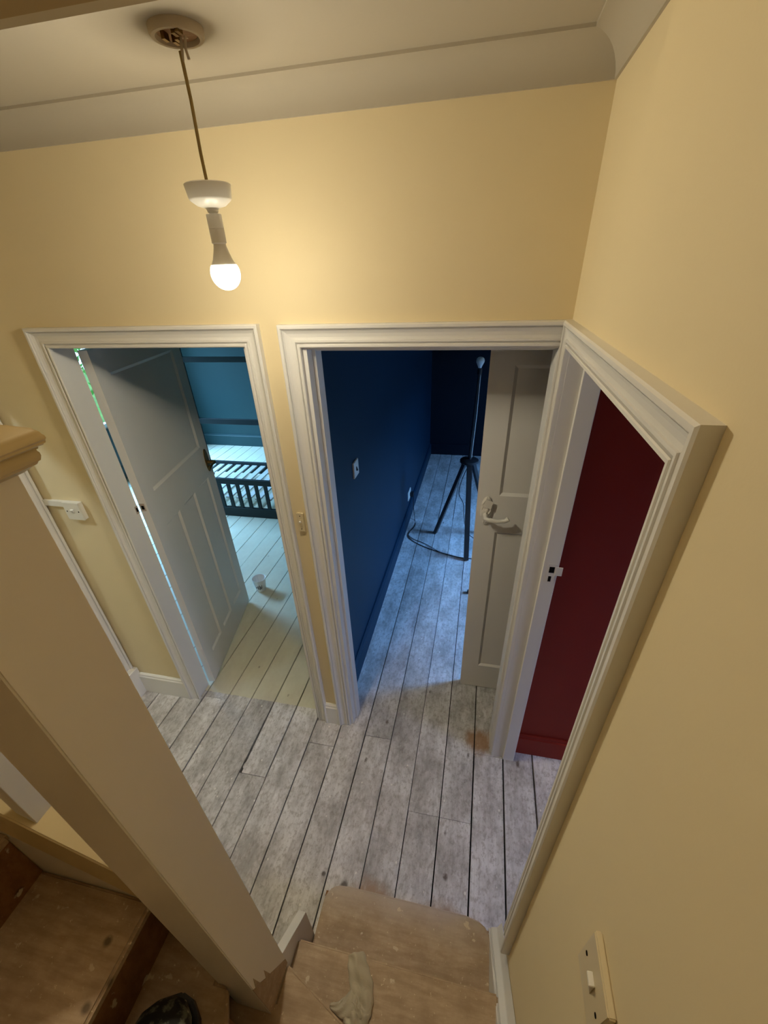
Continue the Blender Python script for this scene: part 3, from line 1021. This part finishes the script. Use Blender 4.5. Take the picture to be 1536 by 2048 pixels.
# switch on the blue wall; local x along +Y, out=+X
s4 = thing('light_switch', (-0.86, 0.66, 1.29), 'white light switch on the deep blue wall', 'switch')
MB_ = Matrix(((0, -1, 0, -0.86), (1, 0, 0, 0.662), (0, 0, 1, 1.290), (0, 0, 0, 1)))
plate(s4, MB_, 0.088, 0.088, 0.009, M_PLAST)
MB().prism([(-0.009, -0.012), (-0.017, -0.010), (-0.009, 0.012)], 0, -0.006, 0.006).xf(MB_).build('rocker', M_BLACK, s4, 0.001, label='rocker coloured black for its shade')  # shade on this rocker is put in as a black colour
s5 = thing('wall_socket', (-0.86, 2.43, 0.26), 'white double socket low on the deep blue wall', 'socket')
MB5 = Matrix(((0, -1, 0, -0.86), (1, 0, 0, 2.43), (0, 0, 1, 0.265), (0, 0, 0, 1)))
plate(s5, MB5, 0.146, 0.088, 0.010, M_PLAST, 'socket_plate')
for dx in (-0.045, 0.030):
    MB().box(dx, dx + 0.015, -0.014, -0.008, 0.018, 0.034).xf(MB5).build('rocker', M_WHITE, s5)
pg = MB().box(0.005, 0.055, -0.046, -0.010, -0.034, 0.012).xf(MB5).build('plug', M_BLACK, None, 0.006, seg=2)
pg['label'] = 'black plug pushed into the white socket on the blue wall'
pg['category'] = 'plug'

# ------------------------------------------------------------------ tripod lamp in the blue room
tl = thing('tripod_lamp', (-0.274, 2.035, 0), 'black tripod floor lamp with a bare unlit bulb, in the blue room', 'lamp')
hc = Vector((-0.278, 2.035, 0.80))
feet = [(-0.555, 2.153), (-0.235, 1.733), (-0.03, 2.22)]
for fx, fy in feet:
    d = (Vector((fx, fy, 0)) - Vector((hc.x, hc.y, 0))).normalized()
    MB().bar((fx, fy, 0.004), (hc.x + d.x * 0.035, hc.y + d.y * 0.035, 0.80), 0.042, 0.030, up=(d.x, d.y, 0)).build('leg', M_BLACK, tl, 0.002)
MB().lathe([(0.03, -0.035), (0.068, -0.032), (0.078, -0.024), (0.078, -0.006), (0.070, 0.0), (0.018, 0.004), (0.013, 0.03)], (hc.x, hc.y, 0.825), 28).build('hub', M_BLACK, tl, smooth=True)
MB().tube([(hc.x, hc.y, 0.83), (hc.x + 0.012, hc.y, 1.20), (hc.x + 0.024, hc.y, 1.515)], [0.014, 0.011, 0.009], 12).build('pole', M_BLACK, tl, smooth=True)
MB().tube([(hc.x + 0.016, hc.y - 0.004, 0.84), (hc.x + 0.030, hc.y - 0.010, 1.20), (hc.x + 0.034, hc.y - 0.004, 1.50)], 0.003, 8).build('inner_flex', M_PLAST, tl, smooth=True, label='thin pale cable up the pole')
MB().lathe([(0.012, -0.03), (0.018, -0.028), (0.019, 0.012), (0.013, 0.018)], (hc.x + 0.024, hc.y, 1.525), 20).build('lamp_holder', M_BLACK, tl, smooth=True)
MB().lathe([(0.012, -0.048), (0.014, -0.035), (0.022, -0.018), (0.029, -0.004), (0.0305, 0.008), (0.027, 0.021), (0.018, 0.030), (0.006, 0.034), (0.001, 0.0345)], (hc.x + 0.024, hc.y, 1.585), 28).build('bulb', M_PLAST, tl, smooth=True, label='white unlit bulb')
MB().tube([(hc.x, hc.y, 0.80), (hc.x - 0.004, hc.y, 0.76)], [0.02, 0.02], 14).build('lock_knob', M_BLACK, tl, smooth=True)
# power cord


def smooth_path(pts, n=6):
    out = []
    P = [Vector(p) for p in pts]
    for i in range(len(P) - 1):
        p0, p1, p2, p3 = P[max(i - 1, 0)], P[i], P[i + 1], P[min(i + 2, len(P) - 1)]
        for k in range(n):
            t = k / n
            out.append(0.5 * ((2 * p1) + (-p0 + p2) * t + (2 * p0 - 5 * p1 + 4 * p2 - p3) * t * t + (-p0 + 3 * p1 - 3 * p2 + p3) * t ** 3))
    out.append(P[-1])
    return out


cord = MB()
cord.tube(smooth_path([(hc.x - 0.004, hc.y, 0.77), (-0.33, 2.05, 0.62), (-0.345, 2.03, 0.50), (-0.30, 2.0, 0.42), (-0.285, 2.05, 0.25), (-0.25, 2.12, 0.06), (-0.14, 2.05, 0.006),
                       (-0.02, 1.9, 0.005), (-0.10, 1.78, 0.005), (-0.28, 1.765, 0.005), (-0.50, 1.83, 0.005), (-0.68, 1.92, 0.005), (-0.79, 2.02, 0.005), (-0.805, 2.12, 0.005),
                       (-0.77, 2.25, 0.005), (-0.79, 2.38, 0.006), (-0.812, 2.44, 0.12), (-0.815, 2.458, 0.225)]), 0.0034, 8)
cord.tube(smooth_path([(-0.24, 1.745, 0.005), (-0.45, 1.80, 0.009), (-0.62, 1.935, 0.006), (-0.74, 2.0, 0.005), (-0.800, 2.06, 0.005)]), 0.0030, 8)
cord.build('power_cord', M_BLACK, tl, smooth=True)
co2 = MB().box(-0.205, -0.170, 1.272, 1.302, 0.0, 0.028).build('cord_switch', M_BLACK, None, 0.005, seg=2)
co2['label'] = 'small black block on the floor at the free edge of the inner grey door'
co2['category'] = 'block'

# ------------------------------------------------------------------ bed frame in the teal room
bd = thing('bed_frame', (-2.55, 2.6, 0), 'dark bunk bed frame with bare pale slats and no mattress, in the teal room', 'bed')
X0b, X1b, YF, YR = -3.55, -1.62, 2.18, 3.06
MB().box(X0b, X1b, YF, YF + 0.03, 0.375, 0.435).build('guard_rail', M_BED, bd, 0.003)
MB().box(X0b, X1b, YF - 0.002, YF + 0.034, 0.0, 0.105).build('side_rail', M_BED, bd, 0.003)
x = X0b + 0.08
while x < X1b - 0.05:
    MB().box(x, x + 0.034, YF + 0.004, YF + 0.026, 0.105, 0.375).build('guard_bar', M_BED, bd)
    x += 0.1045
MB().box(X0b, X1b, YR, YR + 0.03, 0.10, 0.245).build('side_rail', M_BED, bd, 0.003)
for z0, z1 in ((0.712, 0.775), (1.395, 1.450)):
    MB().box(X0b, X1b, YR, YR + 0.03, z0, z1).build('upper_rail', M_BED, bd, 0.003)
for xx in (X0b, X1b - 0.05):
    MB().box(xx, xx + 0.05, YF, YF + 0.05, 0, 0.46).build('bed_post', M_BED, bd, 0.003)
    MB().box(xx, xx + 0.05, YR - 0.01, YR + 0.04, 0, 1.75).build('bed_post', M_BED, bd, 0.003)
x = X0b + 0.08
random.seed(3)
while x < X1b - 0.1:
    dx = random.uniform(-0.006, 0.006)
    MB().box(x + dx, x + 0.062 + dx, YF + 0.036, YR - 0.002, 0.196, 0.211).build('slat', M_SLAT, bd)
    x += 0.112

# paper cup on the left room floor
cp = thing('paper_cup', (-1.87, 1.05, 0), 'small white cup with dark print standing on the painted floor of the teal room', 'cup')
CS = Matrix.Translation((-1.872, 1.055, 0.001)) @ Matrix.Scale(1.45, 4) @ Matrix.Translation((1.872, -1.055, -0.001))
MB().lathe([(0.026, 0.0), (0.027, 0.002), (0.037, 0.075), (0.039, 0.077), (0.0385, 0.080), (0.036, 0.079), (0.0255, 0.004)], (-1.872, 1.055, 0.001), 14).xf(CS).build('cup_body', M_WHITE, cp)
mbp = MB()
for (a, z0, z1, w) in ((-1.45, 0.020, 0.045, 0.0045), (-1.20, 0.018, 0.050, 0.004), (-1.00, 0.022, 0.042, 0.005), (-1.75, 0.030, 0.036, 0.007), (-0.80, 0.026, 0.05, 0.002)):
    for z in (z0, z1):
        pass
    r0, r1 = 0.0272 + 0.01 * z0 / 0.075, 0.0272 + 0.01 * z1 / 0.075
    ca, sa = math.cos(a), math.sin(a)
    t = Vector((-sa, ca, 0))
    p0 = Vector((-1.872 + ca * r0, 1.055 + sa * r0, z0 + 0.001))
    p1 = Vector((-1.872 + ca * r1, 1.055 + sa * r1, z1 + 0.001))
    mbp.bar(p0, p1, w, 0.0016, up=(ca, sa, 0))
mbp.xf(CS).build('printed_mark', M_BLACK, cp, label='dark printed marks')

# ------------------------------------------------------------------ rag on the stairs
random.seed(11)


def rag():
    # centre line of the strip and half widths, on the second step then up over the winder edge
    c = smooth_path([(-0.461, -1.020, 0.402), (-0.448, -1.050, 0.404), (-0.428, -1.085, 0.404), (-0.419, -1.120, 0.405), (-0.421, -1.140, 0.406), (-0.427, -1.158, 0.406), (-0.436, -1.178, 0.406)], 6)
    wl = [0.024, 0.030, 0.034, 0.034, 0.034, 0.032, 0.026]
    vs, fs = [], []
    W = 13
    n = len(c)
    for i, p in enumerate(c):
        d = (c[min(i + 1, n - 1)] - c[max(i - 1, 0)]).normalized()
        sd = Vector((d.y, -d.x, 0))
        f = i / (n - 1) * (len(wl) - 1)
        k = min(int(f), len(wl) - 2)
        w = wl[k] + (wl[k + 1] - wl[k]) * (f - k)
        for j in range(W):
            u = (j / (W - 1)) * 2 - 1
            z = 0.010 * (1 - u * u) ** 0.5 + 0.005 * math.sin(5.5 * u + 0.25 * i) * (1 - abs(u)) + 0.003 * math.sin(0.9 * i + 3 * u)
            q = p + sd * (u * w * (1 + 0.05 * math.sin(i * 1.3 + u * 2)))
            vs.append((q.x, q.y, max(p.z + z, 0.4025)))
    for i in range(n - 1):
        for j in range(W - 1):
            a = i * W + j
            fs.append((a, a + 1, a + W + 1, a + W))
    mb = MB().add(vs, fs)
    # flap pointing to the left
    fl = smooth_path([(-0.425, -1.120, 0.412), (-0.455, -1.138, 0.408), (-0.482, -1.145, 0.406), (-0.507, -1.143, 0.404)], 5)
    vs, fs = [], []
    W2 = 9
    for i, p in enumerate(fl):
        w = 0.034 * (1 - i / (len(fl) - 1)) + 0.005
        d = (fl[min(i + 1, len(fl) - 1)] - fl[max(i - 1, 0)]).normalized()
        sd = Vector((d.y, -d.x, 0))
        for j in range(W2):
            u = j / (W2 - 1) * 2 - 1
            z = 0.008 * (1 - u * u) ** 0.5 + 0.003 * math.sin(6 * u + i)
            q = p + sd * u * w
            vs.append((q.x, q.y, max(p.z + z, 0.4025)))
    for i in range(len(fl) - 1):
        for j in range(W2 - 1):
            a = i * W2 + j
            fs.append((a, a + 1, a + W2 + 1, a + W2))
    mb.add(vs, fs)
    return mb


rg = rag().build('cleaning_rag', M_RAG, None, smooth=True)
rg['label'] = 'crumpled off-white rag lying on the second stair tread'
rg['category'] = 'rag'
sm = rg.modifiers.new('thickness', 'SOLIDIFY')
sm.thickness = 0.002
ss = rg.modifiers.new('soft', 'SUBSURF')
ss.levels = ss.render_levels = 1

# ------------------------------------------------------------------ work boot
bt = thing('work_boot', (-0.80, -1.38, 0.80), 'paint-splashed black work boot on the dark winder tread, at the lower edge', 'boot')


def boot_section(y, hw, h, z0):
    pts = []
    for k in range(16):
        t = 2 * math.pi * k / 16
        cx_, cz_ = math.cos(t), math.sin(t)
        pts.append((hw * (abs(cx_) ** 0.8) * (1 if cx_ >= 0 else -1), y, z0 + h / 2 + h / 2 * (abs(cz_) ** 0.7) * (1 if cz_ >= 0 else -1)))
    return pts


def loft(secs, mat4):
    vs, fs = [], []
    n = len(secs[0])
    for s_ in secs:
        vs += s_
    for i in range(len(secs) - 1):
        for k in range(n):
            a, b = i * n + k, i * n + (k + 1) % n
            fs.append((a, b, b + n, a + n))
    fs += [tuple(range(n))[::-1], tuple(range(len(vs) - n, len(vs)))]
    return MB().add(vs, fs).xf(mat4)


BM = Matrix.Translation((-0.795, -1.268, 0.802)) @ Matrix.Rotation(RAD(26), 4, 'Z') @ Matrix.Scale(1.32, 4)
up = [(0.000, 0.018, 0.030), (-0.010, 0.034, 0.046), (-0.030, 0.045, 0.058), (-0.065, 0.050, 0.068), (-0.11, 0.048, 0.080), (-0.16, 0.042, 0.105), (-0.20, 0.040, 0.130),
      (-0.245, 0.038, 0.140), (-0.275, 0.032, 0.135), (-0.29, 0.020, 0.120)]
loft([boot_section(y, hw, h, 0.016) for y, hw, h in up], BM).build('upper', M_BOOT, bt, smooth=True)
so = [(0.008, 0.020), (-0.006, 0.038), (-0.030, 0.050), (-0.07, 0.054), (-0.12, 0.048), (-0.18, 0.040), (-0.25, 0.040), (-0.285, 0.030), (-0.298, 0.018)]
pts = [(hw, y) for y, hw in so] + [(-hw, y) for y, hw in reversed(so)]
MB().prism(pts, 2, 0.0, 0.020).xf(BM).build('sole', M_BLACK, bt, 0.004, seg=2)
MB().lathe([(0.036, 0.0), (0.043, 0.03), (0.044, 0.08), (0.047, 0.10), (0.040, 0.102), (0.034, 0.06), (0.030, 0.01)], (0, -0.235, 0.14), 20).xf(BM).build('collar', M_BOOT, bt, smooth=True)
ml = MB()
for k in range(5):
    y = -0.10 - 0.022 * k
    zz = 0.092 + 0.011 * k + (0.006 if k > 1 else 0)
    ml.tube([(-0.022, y, zz - 0.006), (0, y, zz + 0.006), (0.022, y, zz - 0.006)], 0.0028, 6)
ml.xf(BM).build('laces', M_BLACK, bt)

# ------------------------------------------------------------------ garden hedge outside the teal room window
random.seed(21)
hd = thing('garden_hedge', (-6.6, 3.4, 0), 'bright green hedge outside the window, glimpsed through the door hinge gap', 'hedge')
mbh = MB()
for k in range(1400):
    c = Vector((-6.6 + random.gauss(0, 0.25), random.uniform(1.6, 5.6), random.uniform(1.0, 2.6) if random.random() < 0.8 else random.uniform(0, 1.2)))
    a = Vector((random.uniform(-1, 1), random.uniform(-1, 1), random.uniform(-1, 1))).normalized()
    b = a.orthogonal().normalized()
    s_ = random.uniform(0.04, 0.08)
    mbh.add([c - a * s_, c + b * s_ * 0.4, c + a * s_, c - b * s_ * 0.4], [(0, 1, 2, 3)])
fo = mbh.build('foliage', M_LEAF, hd)
fo['kind'] = 'stuff'
for y in (2.2, 3.4, 4.6):
    MB().tube([(-6.6, y, 0), (-6.58, y + 0.05, 1.2), (-6.62, y, 2.2)], [0.04, 0.03, 0.015], 8).build('stem', M_RISER, hd)
struct('ground_garden', MB().box(-14, -4.86, -6, 10, -0.3, -0.05), M_LEAF)

# drop helper keys
for o in bpy.data.objects:
    if '_w' in o:
        del o['_w']
